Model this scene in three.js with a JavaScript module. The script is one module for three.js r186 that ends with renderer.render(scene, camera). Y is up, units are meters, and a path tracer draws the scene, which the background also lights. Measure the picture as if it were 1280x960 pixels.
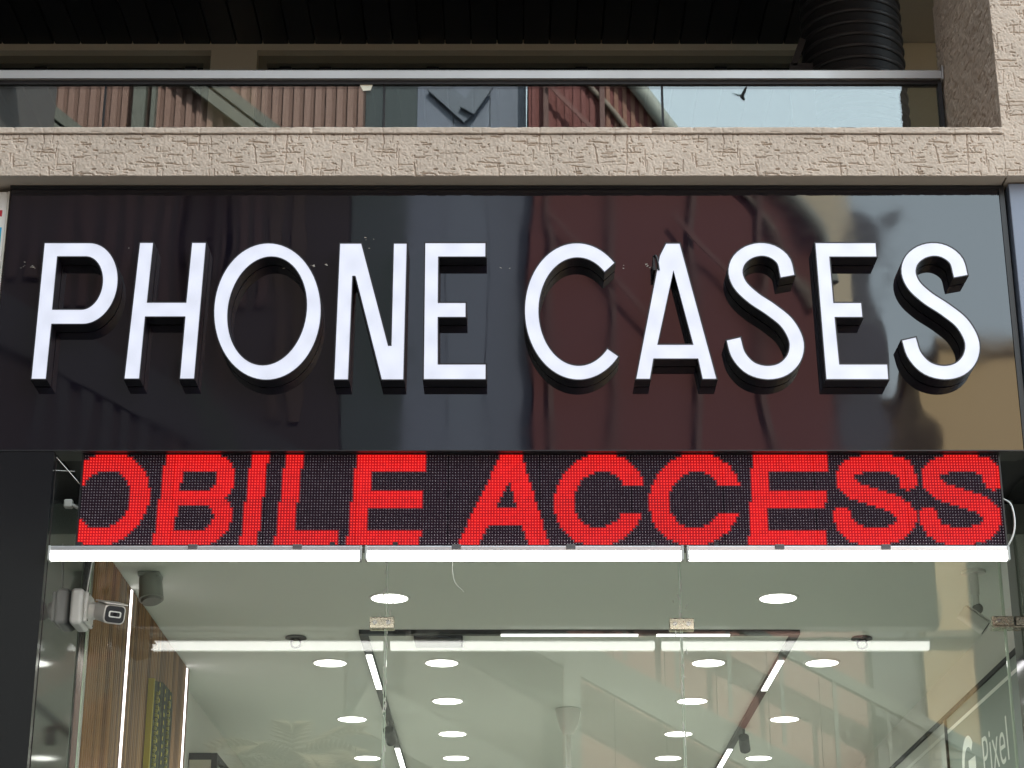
import * as THREE from 'three';
import { mergeGeometries } from 'three/addons/utils/BufferGeometryUtils.js';
import { RoundedBoxGeometry } from 'three/addons/geometries/RoundedBoxGeometry.js';
import { RectAreaLightUniformsLib } from 'three/addons/lights/RectAreaLightUniformsLib.js';

// ---------------------------------------------------------------- camera, sky, sun, exposure
const scene = new THREE.Scene();
const renderer = new THREE.WebGLRenderer({ antialias: true });
renderer.toneMapping = THREE.LinearToneMapping;
renderer.toneMappingExposure = 1.95;
renderer.shadowMap.enabled = true;
RectAreaLightUniformsLib.init();

const camera = new THREE.PerspectiveCamera(22.17, 4 / 3, 0.1, 600);
camera.position.set(0, 1.6, 6.5);
camera.rotation.set(THREE.MathUtils.degToRad(20.79), 0, 0);

let seed = 7;
const rnd = () => { seed = (seed * 1664525 + 1013904223) >>> 0; return seed / 4294967296; };
const hash = (i, j, k = 0) => { let h = (i * 374761393 + j * 668265263 + k * 2147483647) | 0; h = Math.imul(h ^ (h >>> 13), 1274126177); return ((h ^ (h >>> 16)) >>> 0) / 4294967296; };
const mod = (a, n) => ((a % n) + n) % n;
function vnoise(x, y, k = 0, per = 0) {
  const i = Math.floor(x), j = Math.floor(y), u = x - i, v = y - j, s = u * u * (3 - 2 * u), t = v * v * (3 - 2 * v);
  const H = (a, b) => per ? hash(mod(a, per), mod(b, per), k) : hash(a, b, k);
  return (H(i, j) * (1 - s) + H(i + 1, j) * s) * (1 - t) + (H(i, j + 1) * (1 - s) + H(i + 1, j + 1) * s) * t;
}
const fbm = (x, y, k = 0, oct = 4, per = 0) => { let a = 0, w = 0.5, f = 1; for (let o = 0; o < oct; o++) { a += w * vnoise(x * f, y * f, k + o, per * f); f *= 2; w *= 0.5; } return a; };

{ // hazy daylight sky with thin cloud
  const W = 512, H = 256, d = new Float32Array(W * H * 4);
  for (let j = 0; j < H; j++) for (let i = 0; i < W; i++) {
    const el = ((j + 0.5) / H - 0.5) * Math.PI, az = ((i + 0.5) / W) * Math.PI * 2;
    const x = Math.cos(el) * Math.cos(az), y = Math.sin(el), z = Math.cos(el) * Math.sin(az);
    const up = Math.max(0, y), q = 1 / (0.25 + up);
    const c = Math.min(1, Math.max(0, (fbm(x * q * 1.6 + 40, z * q * 1.6 + 40, 3, 5) - 0.38) * 2.6));
    const clear = [0.86 - 0.12 * up, 1.0 - 0.05 * up, 1.07 + 0.02 * up], cl = [1.1, 1.14, 1.17], o = (j * W + i) * 4;
    for (let k = 0; k < 3; k++) d[o + k] = (y < 0 ? 0.3 : (clear[k] * (1 - c * 0.7) + cl[k] * c * 0.7) * 1.6);
    d[o + 3] = 1;
  }
  const sky = new THREE.DataTexture(d, W, H, THREE.RGBAFormat, THREE.FloatType);
  sky.mapping = THREE.EquirectangularReflectionMapping; sky.magFilter = THREE.LinearFilter; sky.minFilter = THREE.LinearFilter; sky.needsUpdate = true;
  scene.background = sky; scene.environment = sky;
}
const sun = new THREE.DirectionalLight(new THREE.Color(1, 0.95, 0.87), 5.0);
sun.position.set(14, 34, -23); sun.target.position.set(0, 5, 4); sun.castShadow = true; sun.shadow.radius = 1.5;
Object.assign(sun.shadow.camera, { left: -30, right: 30, top: 30, bottom: -30, near: 1, far: 90 }); sun.shadow.mapSize.set(2048, 2048);
scene.add(sun, sun.target);

// ---------------------------------------------------------------- helpers
const rgb = (r, g, b) => new THREE.Color().setRGB(r, g, b);
const mat = (c, roughness = 0.6, o = {}) => new THREE.MeshStandardMaterial({ color: rgb(...c), roughness, ...o });
const phys = (c, roughness = 0.3, o = {}) => new THREE.MeshPhysicalMaterial({ color: rgb(...c), roughness, ...o });
const glow = (c, e, albedo = 0.6) => new THREE.MeshStandardMaterial({ color: rgb(albedo, albedo, albedo), roughness: 0.5, emissive: rgb(...c), emissiveIntensity: e });
const used = {};
const numbered = (n) => { const k = used[n] = (used[n] ?? -1) + 1; return k ? `${n}_${String(k).padStart(3, '0')}` : n; };
function mark(o, label, category, group, kind) { if (label) o.userData.label = label; if (category) o.userData.category = category; if (group) o.userData.group = group; if (kind) o.userData.kind = kind; return o; }
function thing(name, label, category, [x, y, z] = [0, 0, 0], group) { const o = new THREE.Group(); o.name = numbered(name); o.position.set(x, y, z); scene.add(o); return mark(o, label, category, group); }
const wpos = (o) => { const v = new THREE.Vector3(); for (let p = o; p && p !== scene; p = p.parent) v.add(p.position); return v; };
// geometry is given in world metres and moved into the parent's frame (parents are never turned)
function part(parent, name, geo, m, label) {
  const g = Array.isArray(geo) ? (geo.length > 1 ? mergeGeometries(geo.map((q) => { q = q.index ? q.toNonIndexed() : q; for (const k of Object.keys(q.attributes)) if (!['position', 'normal', 'uv'].includes(k)) q.deleteAttribute(k); return q; })) : geo[0]) : geo;
  const p = wpos(parent); g.translate(-p.x, -p.y, -p.z);
  const o = new THREE.Mesh(g, m); o.name = name; o.castShadow = o.receiveShadow = true; parent.add(o);
  if (label) o.userData.label = label;
  return o;
}
function structure(name, geo, m) { const o = part(scene, name, geo, m); o.userData.kind = 'structure'; return o; }
const box = (x0, x1, y0, y1, z0, z1) => new THREE.BoxGeometry(x1 - x0, y1 - y0, z1 - z0).translate((x0 + x1) / 2, (y0 + y1) / 2, (z0 + z1) / 2);
const rbox = (x0, x1, y0, y1, z0, z1, r = 0.004, s = 2) => new RoundedBoxGeometry(x1 - x0, y1 - y0, z1 - z0, s, r).translate((x0 + x1) / 2, (y0 + y1) / 2, (z0 + z1) / 2);
const V = (x, y, z) => new THREE.Vector3(x, y, z);
function rod(a, b, r, seg = 10, r2 = r) { const d = b.clone().sub(a), g = new THREE.CylinderGeometry(r2, r, d.length(), seg); g.applyQuaternion(new THREE.Quaternion().setFromUnitVectors(V(0, 1, 0), d.clone().normalize())); return g.translate((a.x + b.x) / 2, (a.y + b.y) / 2, (a.z + b.z) / 2); }
const tube = (pts, r, seg = 40, rs = 8) => new THREE.TubeGeometry(new THREE.CatmullRomCurve3(pts.map((p) => V(...p))), seg, r, rs);
function bar(a, b, w, t) { const d = b.clone().sub(a), g = new THREE.BoxGeometry(w, d.length(), t); g.applyQuaternion(new THREE.Quaternion().setFromUnitVectors(V(0, 1, 0), d.clone().normalize())); return g.translate((a.x + b.x) / 2, (a.y + b.y) / 2, (a.z + b.z) / 2); }
function canvasTex(w, h, draw) { const c = document.createElement('canvas'); c.width = w; c.height = h; draw(c.getContext('2d'), w, h); const t = new THREE.CanvasTexture(c); t.colorSpace = THREE.SRGBColorSpace; t.anisotropy = 8; return t; }
function dataTex(n, fn, srgb = false) {
  const d = new Uint8Array(n * n * 4);
  for (let j = 0; j < n; j++) for (let i = 0; i < n; i++) { const c = fn(i / n, j / n), o = (j * n + i) * 4; for (let k = 0; k < 3; k++) d[o + k] = Math.max(0, Math.min(255, (Array.isArray(c) ? c[k] : c) * 255)); d[o + 3] = 255; }
  const t = new THREE.DataTexture(d, n, n); t.wrapS = t.wrapT = THREE.RepeatWrapping; t.magFilter = THREE.LinearFilter; t.minFilter = THREE.LinearFilter; if (srgb) t.colorSpace = THREE.SRGBColorSpace; t.needsUpdate = true; return t;
}
const poly2 = (pts) => pts.map(([x, y]) => new THREE.Vector2(x, y));
const rep = (t, x, y) => { const c = t.clone(); c.repeat.set(x, y); c.needsUpdate = true; return c; };

// ---------------------------------------------------------------- shared textures and materials
const grime = dataTex(256, (u, v) => { const a = fbm(u * 6, v * 6, 11, 5, 6); return 0.72 + 0.5 * (a - 0.25); });
const smudge = dataTex(256, (u, v) => { const a = fbm(u * 5, v * 5, 21, 4, 5), b = fbm(u * 40, v * 40, 31, 2, 40); return Math.max(0, Math.min(1, 0.35 + 1.1 * (a - 0.45) + 0.25 * (b - 0.4))); });
const M = {
  asphalt: mat([0.05, 0.05, 0.052], 0.95), concrete: mat([0.32, 0.31, 0.29], 0.9),
  signBlack: phys([0.006, 0.006, 0.008], 0.035, { ior: 1.78 }), blackTrim: phys([0.009, 0.009, 0.011], 0.35), blackGloss: phys([0.008, 0.008, 0.010], 0.16, { ior: 1.5 }),
  granite: phys([0.020, 0.021, 0.021], 0.055, { ior: 1.75 }), graniteFront: phys([0.010, 0.010, 0.012], 0.14, { ior: 1.5 }),
  alu: mat([0.62, 0.62, 0.64], 0.34, { metalness: 0.9 }), railAlu: mat([0.44, 0.42, 0.41], 0.5, { metalness: 0.55, roughnessMap: grime }), steel: mat([0.55, 0.55, 0.52], 0.28, { metalness: 1, roughnessMap: grime }),
  darkMetal: mat([0.03, 0.028, 0.03], 0.5, { metalness: 0.4 }),
  whitePlastic: phys([0.72, 0.72, 0.68], 0.4), whitePaint: mat([0.74, 0.75, 0.71], 0.85), creamPaint: mat([0.36, 0.31, 0.24], 0.85), black: mat([0.012, 0.012, 0.014], 0.6),
  shopGlass: phys([0.948, 0.968, 0.935], 0.0, { transmission: 1, thickness: 0, ior: 1.5 }),
  railGlass: phys([0.80, 0.84, 0.81], 0.0, { transmission: 1, thickness: 0, ior: 2.1 }),
  glassEdge: phys([0.55, 0.68, 0.52], 0.25), darkGlass: phys([0.012, 0.013, 0.012], 0.06, { ior: 1.5 }),
};

// ---------------------------------------------------------------- ground
structure('ground', new THREE.PlaneGeometry(900, 900).rotateX(-Math.PI / 2), M.asphalt);
structure('pavement', box(-14, 14, 0.004, 0.14, 0.35, 3.6), M.concrete);

// ---------------------------------------------------------------- stucco portal round the balcony
const marks = [];           // trowel marks pressed into the stucco: [x, y, half length, half width, direction, depth]
{
  const P = 1.25;           // the mark field repeats after 1.25 m
  for (let i = 0; i < 1500; i++) { const hz = rnd() < 0.62; marks.push([rnd() * P, rnd() * P, 0.005 + 0.042 * rnd() ** 2.4, 0.0008 + 0.0010 * rnd(), hz ? (rnd() - 0.5) * 0.22 : Math.PI / 2 + (rnd() - 0.5) * 0.3, 0.0036 + 0.0052 * rnd()]); }
  for (let i = 0; i < 1500; i++) marks.push([rnd() * P, rnd() * P, 0.003 + 0.009 * rnd(), 0.0011 + 0.0012 * rnd(), rnd() * Math.PI, 0.0022 + 0.0034 * rnd()]);
}
const G = 1024, PM = 1.25, hf = new Float32Array(G * G);
{
  for (let j = 0; j < G; j++) for (let i = 0; i < G; i++) hf[j * G + i] = 0.0016 * (fbm(i / G * 30, j / G * 30, 51, 3, 30) - 0.45) + 0.0022 * (vnoise(i / G * 210, j / G * 210, 57, 210) - 0.5);
  for (const [x, y, hl, hw, a, d] of marks) {
    const ca = Math.cos(a), sa = Math.sin(a), R = Math.ceil((hl + hw * 3) / PM * G), ci = Math.round(x / PM * G), cj = Math.round(y / PM * G);
    for (let j = -R; j <= R; j++) for (let i = -R; i <= R; i++) {
      const dx = i / G * PM, dy = j / G * PM, al = dx * ca + dy * sa, ac = -dx * sa + dy * ca + 0.0007 * Math.sin(al * 210 + x * 90);
      if (Math.abs(al) > hl || Math.abs(ac) > hw * 2.4) continue;
      const q = Math.max(0, 1 - Math.abs(ac) / (hw * 2.2)) * Math.min(1, (hl - Math.abs(al)) / 0.004);
      const k = mod(cj + j, G) * G + mod(ci + i, G); hf[k] = Math.min(hf[k], hf[k] * (1 - q) - d * q);
    }
  }
}
const stuccoH = (u, v) => { const x = mod(u / PM * G, G), y = mod(v / PM * G, G), i = Math.floor(x), j = Math.floor(y), s = x - i, t = y - j, g = (a, b) => hf[mod(b, G) * G + mod(a, G)]; return (g(i, j) * (1 - s) + g(i + 1, j) * s) * (1 - t) + (g(i, j + 1) * (1 - s) + g(i + 1, j + 1) * s) * t; };
// a sheet of relief: (u, v) run over the face, place(u, v, height) puts it; the rim is turned back by 'skirt'
function relief(u0, u1, v0, v1, step, place, skirt, hScale = 1) {
  const nu = Math.max(2, Math.round((u1 - u0) / step)), nv = Math.max(2, Math.round((v1 - v0) / step)), pos = [], uv = [], idx = [];
  for (let j = -1; j <= nv + 1; j++) for (let i = -1; i <= nu + 1; i++) {
    const rim = i < 0 || j < 0 || i > nu || j > nv, ii = Math.min(nu, Math.max(0, i)), jj = Math.min(nv, Math.max(0, j));
    const u = u0 + (u1 - u0) * ii / nu, v = v0 + (v1 - v0) * jj / nv, e = 0.004 * (fbm(u * 30, v * 30, 61, 2) - 0.4);
    pos.push(...place(u, v + (jj === 0 || jj === nv ? e * (jj === 0 ? 1 : 0.4) : 0), rim ? -skirt : stuccoH(u, v) * hScale)); uv.push(u, v);
  }
  const w = nu + 3;
  for (let j = 0; j < nv + 2; j++) for (let i = 0; i < nu + 2; i++) { const a = j * w + i; idx.push(a, a + 1, a + w + 1, a, a + w + 1, a + w); }
  const g = new THREE.BufferGeometry(); g.setAttribute('position', new THREE.Float32BufferAttribute(pos, 3)); g.setAttribute('uv', new THREE.Float32BufferAttribute(uv, 2)); g.setIndex(idx); g.computeVertexNormals(); return g;
}
const stuccoTint = dataTex(512, (u, v) => { const k = 0.9 + 0.34 * (fbm(u * 5, v * 5, 71, 4, 5) - 0.45) + 0.16 * (vnoise(u * 180, v * 180, 77, 180) - 0.5); return [k, k * 0.995, k * 0.985]; }); // blotchy pigment
const stuccoMap = rep(stuccoTint, 1 / PM, 1 / PM);
const stucco = new THREE.MeshStandardMaterial({ color: rgb(0.58, 0.465, 0.378), roughness: 0.95, map: stuccoMap });
const stuccoPlain = mat([0.52, 0.415, 0.325], 0.95);
{
  const t = thing('stucco_portal', 'beige trowelled stucco frame round the balcony, band above the black sign', 'stucco facade', [0, 4.85, 0]);
  part(t, 'band', [relief(-1.98, 1.805, 4.85, 5.018, 0.0017, (u, v, h) => [u, v, 0.082 + h], 0.014), relief(-3.4, -1.98, 4.85, 5.018, 0.006, (u, v, h) => [u, v, 0.082 + h], 0.014)], stucco);
  part(t, 'band_core', box(-3.4, 1.805, 4.8515, 5.016, -0.9, 0.070), stuccoPlain);
  part(t, 'coping', relief(-3.4, 1.805, 5.022, 5.046, 0.003, (u, v, h) => [u, v, 0.088 + h * 0.6], 0.02), stucco);
  part(t, 'coping_core', [box(-3.4, 1.805, 5.0165, 5.0435, -0.3, 0.076)], mat([0.20, 0.125, 0.09], 0.95));
  part(t, 'pillar', relief(1.805, 2.05, 4.85, 5.75, 0.0018, (u, v, h) => [u, v, 0.082 + h], 0.014), stucco);
  part(t, 'pillar_core', [box(1.812, 2.6, 4.8515, 8.4, -0.80, 0.068)], stuccoPlain);
  part(t, 'pillar_return', relief(-0.80, 0.080, 5.0455, 6.1, 0.005, (u, v, h) => [1.806 - h * 1.7 - 0.006 * (fbm(u * 22 + v * 26, v * 9 - u * 9, 81, 3) - 0.5), v, u], 0.004), stucco);
  part(t, 'shade_lintel', box(-6, 1.8115, 6.75, 8.4, -0.8, 0.07), stuccoPlain);  // unseen beam, added to keep sky light off the pillar return
}
// upper storeys: they shade the balcony
{
  const t = thing('upper_storeys', 'storeys of the same building above the balcony', 'building', [0, 7.9, -5]);
  part(t, 'wall', box(-7, 9, 7.75, 13, -12, -0.85), stuccoPlain);
}

{
  const t = thing('shade_block', 'unseen grey block added beyond the checkered sign to hold back sky light', 'building', [-7, 0, 2]);  // out of view, added to darken the pillar return and the band's left
  part(t, 'wall', box(-11, -4.1, 0, 21, -3, 7.6), mat([0.13, 0.12, 0.115], 0.9));
  for (let k = 0; k < 5; k++) part(t, 'ledge', box(-4.095, -3.9, 3.4 + k * 3.1, 3.55 + k * 3.1, 0.6, 6.2), mat([0.2, 0.19, 0.18], 0.9));
}
// ---------------------------------------------------------------- balcony
{
  const t = thing('balcony', 'shaded balcony recess with dark boarded soffit and cream back wall', 'balcony', [0, 4.9, -2]);
  part(t, 'floor_slab', box(-6, 3.4, 4.86, 4.99, -3.4, -0.32), M.concrete);
  const bd = [mat([0.016, 0.016, 0.018], 0.55), mat([0.012, 0.012, 0.014], 0.5), mat([0.02, 0.02, 0.022], 0.6)];
  for (let i = 0; i < 34; i++) { const x = -3.36 + i * 0.149; part(t, 'soffit_board', rbox(x, x + 0.143, 7.4, 7.43, -3.2995, -0.86, 0.006, 1), bd[i % 3]); }
  part(t, 'soffit_deck', box(-6, 3.4, 7.432, 7.7, -3.3, -0.86), M.black);
  part(t, 'soffit_plaster', box(1.715, 3.4, 7.405, 7.431, -3.29, -0.86), mat([0.5, 0.45, 0.37], 0.9));
  // back wall with two window openings
  const wall = [box(-6, 3.4, 7.362, 7.44, -3.5, -3.3005), box(-1.72, -1.456, 4.99, 7.362, -3.5, -3.3), box(1.72, 3.4, 4.99, 7.362, -3.5, -3.3)];
  part(t, 'back_wall', wall, mat([0.70, 0.61, 0.46], 0.85));
  part(t, 'end_wall', box(3.3, 3.4, 4.99, 7.4, -3.29, -0.82), mat([0.70, 0.61, 0.46], 0.85));
  for (const [x0, x1, clips] of [[-5.9, -1.72, [-2.709, -1.845]], [-1.456, 1.72, [-1.302, -1.073, -0.457, 0.4, 1.2]]]) {
    const w = part(t, 'window', [box(x0, x1, 7.312, 7.36, -3.44, -3.36), box(x0, x0 + 0.05, 4.99, 7.312, -3.44, -3.36), box(x1 - 0.05, x1, 4.99, 7.312, -3.44, -3.36), box(x0, x1, 4.99, 5.05, -3.4, -3.34)], mat([0.19, 0.175, 0.13], 0.6));
    part(w, 'pane', box(x0 + 0.05, x1 - 0.05, 5.05, 7.312, -3.425, -3.415), M.darkGlass);
    for (const c of clips) part(w, 'clip', rbox(c - 0.035, c + 0.035, 7.27, 7.305, -3.412, -3.38, 0.006), M.black);
  }
}
{ // railing
  const t = thing('balcony_railing', 'glass balcony railing with grey aluminium cap rail', 'railing', [0, 4.99, -0.74]);
  const cap = new THREE.Shape(); cap.moveTo(-0.035, 0); cap.lineTo(0.035, 0); cap.lineTo(0.035, 0.036); cap.lineTo(0.028, 0.043); cap.lineTo(-0.028, 0.043); cap.lineTo(-0.035, 0.036); cap.closePath();
  const cg = new THREE.ExtrudeGeometry(cap, { depth: 5.35, bevelEnabled: false }).rotateY(Math.PI / 2).translate(-3.555, 5.703, -0.74);
  part(t, 'cap_rail', cg, M.railAlu);
  part(t, 'end_plate', rbox(1.7955, 1.8025, 5.69, 5.757, -0.785, -0.69, 0.003), M.railAlu);
  part(t, 'glass_channel', box(-3.55, 1.79, 5.686, 5.7025, -0.757, -0.723), M.darkMetal);
  part(t, 'base_channel', box(-3.55, 1.79, 4.992, 5.07, -0.77, -0.71), M.alu);
  part(t, 'post', box(1.782, 1.797, 5.07, 5.7, -0.76, -0.72), M.darkMetal);
  for (const [a, b] of [[-2.87, -1.706], [-1.696, -0.540], [-0.530, 0.623], [0.633, 1.78]]) {
    part(t, 'glass_panel', box(a, b, 5.07, 5.686, -0.746, -0.734), M.railGlass);
    part(t, 'joint', box(b + 0.001, b + 0.0085, 5.07, 5.686, -0.748, -0.734), M.black);
  }
}
mark(part(scene, 'cream_piece', new THREE.ExtrudeGeometry(new THREE.Shape(poly2([[-0.640, 5.692], [-0.582, 5.692], [-0.592, 5.660], [-0.624, 5.657]])), { depth: 0.002, bevelEnabled: false }).translate(0, 0, -0.7325), mat([0.80, 0.74, 0.60], 0.7)), 'small flat cream piece on the railing glass under the cap rail', 'tag');  // thin cream shape lying against the railing glass
{ // ribbed duct standing on the balcony
  const t = thing('ventilation_duct', 'fat black ribbed ventilation duct standing on the balcony', 'duct', [1.61, 4.99, -1.6]);
  const cx = 1.612, cz = -1.62;
  part(t, 'hose', new THREE.CylinderGeometry(0.222, 0.245, 2.4, 40, 1, true).translate(cx, 6.19, cz), phys([0.012, 0.011, 0.012], 0.6));
  for (let i = 0; i < 38; i++) { const y = 5.03 + i * 0.062, r = 0.246 - 0.0095 * (y - 4.99); part(t, 'rib', new THREE.TorusGeometry(r, 0.008, 8, 40).rotateX(Math.PI / 2).scale(1, 1.5, 1).translate(cx, y, cz), phys([0.03, 0.027, 0.028], 0.45)); }
  part(t, 'bracket', [bar(V(1.36, 6.36, -1.5), V(1.31, 6.22, -1.5), 0.03, 0.02), box(1.29, 1.4, 4.992, 6.23, -1.51, -1.49)], M.darkMetal);
}

// ---------------------------------------------------------------- sign board
const wavy = (x, y) => { // gentle buckling of the composite sheet
  const k = 0.6 + 2.0 * THREE.MathUtils.smoothstep(x, 0.7, 1.7);
  return k * (0.0019 * (fbm(x * 1.5 + 9, y * 1.1 + 3, 91, 2) - 0.4) + 0.0010 * (fbm(x * 5.2 + 2, y * 3.4 + 7, 95, 2) - 0.4));
};
{
  const t = thing('sign_board', 'long glossy black shop signboard carrying white letters', 'signboard', [0, 3.82, 0]);
  const g = new THREE.PlaneGeometry(3.636, 1.014, 220, 70), p = g.attributes.position;
  for (let i = 0; i < p.count; i++) { const x = p.getX(i) - 0.026, y = p.getY(i); p.setXYZ(i, x, y + 4.328, wavy(x, y)); }
  g.computeVertexNormals();
  const sp = phys([0.007, 0.0055, 0.0095], 0.03, { ior: 1.78 }); sp.roughnessMap = rep(smudge, 2.5, 1); sp.roughness = 0.095;
  part(t, 'panel', g, sp);
  part(t, 'box', box(-1.843, 1.791, 3.8225, 4.832, -0.11, -0.006), M.blackTrim);
  part(t, 'top_trim', box(-1.85, 1.812, 4.836, 4.8495, -0.11, 0.004), M.blackTrim);
  part(t, 'side_trim', box(1.7935, 1.812, 3.82, 4.8355, -0.11, 0.004), M.blackTrim);
  part(t, 'bottom_trim', box(-1.843, 1.793, 3.8165, 3.8205, -0.11, 0.002), phys([0.02, 0.02, 0.022], 0.3));
  // chips in the lacquer along the top of the letters
  const chip = mat([0.42, 0.38, 0.33], 0.9), cg = [];
  for (const [x0, x1, n] of [[-1.79, -1.66, 10], [-1.40, -1.3, 4], [-0.83, -0.64, 16], [-0.56, -0.5, 8], [-0.05, 0.02, 3], [0.40, 0.52, 5], [-1.78, -1.0, 8]])
    for (let i = 0; i < n; i++) { const x = x0 + (x1 - x0) * rnd(), y = 4.524 + 0.018 * (rnd() - 0.5) + (n === 8 ? 0.12 * rnd() : 0), s = 0.0012 + 0.0022 * rnd() ** 2; cg.push(new THREE.CircleGeometry(s, 5).scale(1.8, 0.8, 1).rotateZ((rnd() - 0.5)).translate(x, y, wavy(x, y - 4.328) + 0.0006)); }
  part(t, 'chips', cg, chip).userData.kind = 'stuff';
}
structure('lintel_wall', [box(-2.6, 2.6, 3.84, 4.85, -0.75, -0.12)], M.black);

// ---------------------------------------------------------------- channel letters
const ZF = 0.07, KF = 6.43 / 6.36; // measured outlines are set on the front plane of the letters
const setOut = (p) => p.map(([x, y]) => [x * KF, 1.6 + (y - 1.6) * KF]);
const poly = (pts) => pts.map(([x, y]) => new THREE.Vector2(x, y));
const ell = (cx, cy, rx, ry, a0, a1, n, lean = 0) => Array.from({ length: n + 1 }, (_, i) => { const a = a0 + (a1 - a0) * i / n; return [cx + rx * Math.cos(a) + lean * ry * Math.sin(a), cy + ry * Math.sin(a)]; });
function strokeOutline(pts, w, n = 70) {
  const c = new THREE.CatmullRomCurve3(pts.map(([x, y]) => V(x, y, 0)), false, 'centripetal'), L = [], R = [];
  for (let i = 0; i <= n; i++) { const p = c.getPointAt(i / n), d = c.getTangentAt(i / n); L.push([p.x - d.y * w / 2, p.y + d.x * w / 2]); R.push([p.x + d.y * w / 2, p.y - d.x * w / 2]); }
  return [...L, ...R.reverse()];
}
const area = (p) => p.reduce((s, [x, y], i) => { const [a, b] = p[(i + 1) % p.length]; return s + x * b - a * y; }, 0) / 2;
function grow(p, d) { // offset an outline outwards by d (mitred)
  const s = area(p) > 0 ? 1 : -1, n = p.length, q = p.filter(([x, y], i) => { const [a, b] = p[(i + n - 1) % n]; return Math.hypot(x - a, y - b) > 1e-6; }), m = q.length;
  return q.map(([x, y], i) => {
    const [ax, ay] = q[(i + m - 1) % m], [bx, by] = q[(i + 1) % m], u = [x - ax, y - ay], v = [bx - x, by - y], lu = Math.hypot(...u), lv = Math.hypot(...v);
    const n1 = [u[1] / lu * s, -u[0] / lu * s], n2 = [v[1] / lv * s, -v[0] / lv * s], k = 1 + n1[0] * n2[0] + n1[1] * n2[1], f = d / Math.max(0.35, k);
    return [x + (n1[0] + n2[0]) * f, y + (n1[1] + n2[1]) * f];
  });
}
const shapeOf = (o, holes = []) => { const s = new THREE.Shape(poly(area(o) > 0 ? o : [...o].reverse())); for (const h of holes) s.holes.push(new THREE.Path(poly(area(h) < 0 ? h : [...h].reverse()))); return s; };
const faceTex = canvasTex(256, 256, (c) => { c.fillStyle = '#ffffff'; c.fillRect(0, 0, 256, 256); for (let i = 0; i < 500; i++) { c.fillStyle = `rgba(140,138,130,${0.02 + 0.07 * rnd()})`; c.fillRect(rnd() * 256, rnd() * 256, 1 + rnd() * 2, 1 + rnd() * 2); } });
faceTex.wrapS = faceTex.wrapT = THREE.RepeatWrapping;
// opal acrylic faces lit from inside by rows of diodes a hand apart
const faceLit = dataTex(128, (u, v) => { const q = 0.92 + 0.08 * Math.cos(u * Math.PI * 2) * Math.cos(v * Math.PI * 2) + 0.06 * (fbm(u * 4, v * 4, 15, 2, 4) - 0.4); return q; });
const faceMat = phys([0.36, 0.36, 0.38], 0.28, { map: rep(faceTex, 3, 3), emissive: rgb(0.80, 0.83, 1.0), emissiveIntensity: 0.36, emissiveMap: rep(faceLit, 7, 7) });
const returnMat = phys([0.010, 0.009, 0.013], 0.3, { ior: 1.5 });
function letter(ch, outer, holes, label) {
  outer = setOut(outer); holes = holes.map(setOut);
  const xs = outer.map((p) => p[0]), ys = outer.map((p) => p[1]);
  const t = thing('channel_letter', label, 'sign letter', [(Math.min(...xs) + Math.max(...xs)) / 2, Math.min(...ys), 0.0], 'white letters on the black signboard');
  const ex = (o, h, z0, z1) => { const g = new THREE.ExtrudeGeometry(shapeOf(o, h), { depth: z1 - z0, bevelEnabled: false, curveSegments: 24 }); return g.translate(0, 0, z0); };
  part(t, 'face', ex(outer, holes, ZF - 0.003, ZF), faceMat);
  part(t, 'return', ex(grow(outer, 0.0042), holes.map((h) => grow(h, -0.0042)), 0.004, ZF - 0.0032), returnMat);
  part(t, 'trim_edge', ex(grow(outer, 0.0045), [grow(outer, 0.0004)], ZF - 0.0031, ZF + 0.0015), M.blackTrim);
  for (const h of holes) part(t, 'trim_edge', ex(grow(h, -0.0004), [grow(h, -0.0045)], ZF - 0.0031, ZF + 0.0015), M.blackTrim);
  return t;
}
const PI = Math.PI, deg = PI / 180;
const Eshape = (x, top = 0) => [[x, 4.033], [x - top, 4.552], [x - top + 0.214, 4.552], [x - top + 0.214, 4.500], [x - top + 0.046, 4.500], [x - top * 0.6 + 0.046, 4.320], [x - top * 0.6 + 0.144, 4.320], [x - top * 0.5 + 0.144, 4.267], [x - top * 0.5 + 0.046, 4.267], [x + 0.047, 4.087], [x + 0.214, 4.087], [x + 0.214, 4.033]];
const Spts = [[0.977, 4.424], [0.965, 4.485], [0.930, 4.518], [0.889, 4.528], [0.842, 4.516], [0.806, 4.484], [0.793, 4.440], [0.806, 4.392], [0.850, 4.342], [0.912, 4.295], [0.968, 4.241], [0.996, 4.170], [0.984, 4.112], [0.944, 4.070], [0.888, 4.057], [0.831, 4.074], [0.791, 4.122], [0.776, 4.183]];
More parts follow.
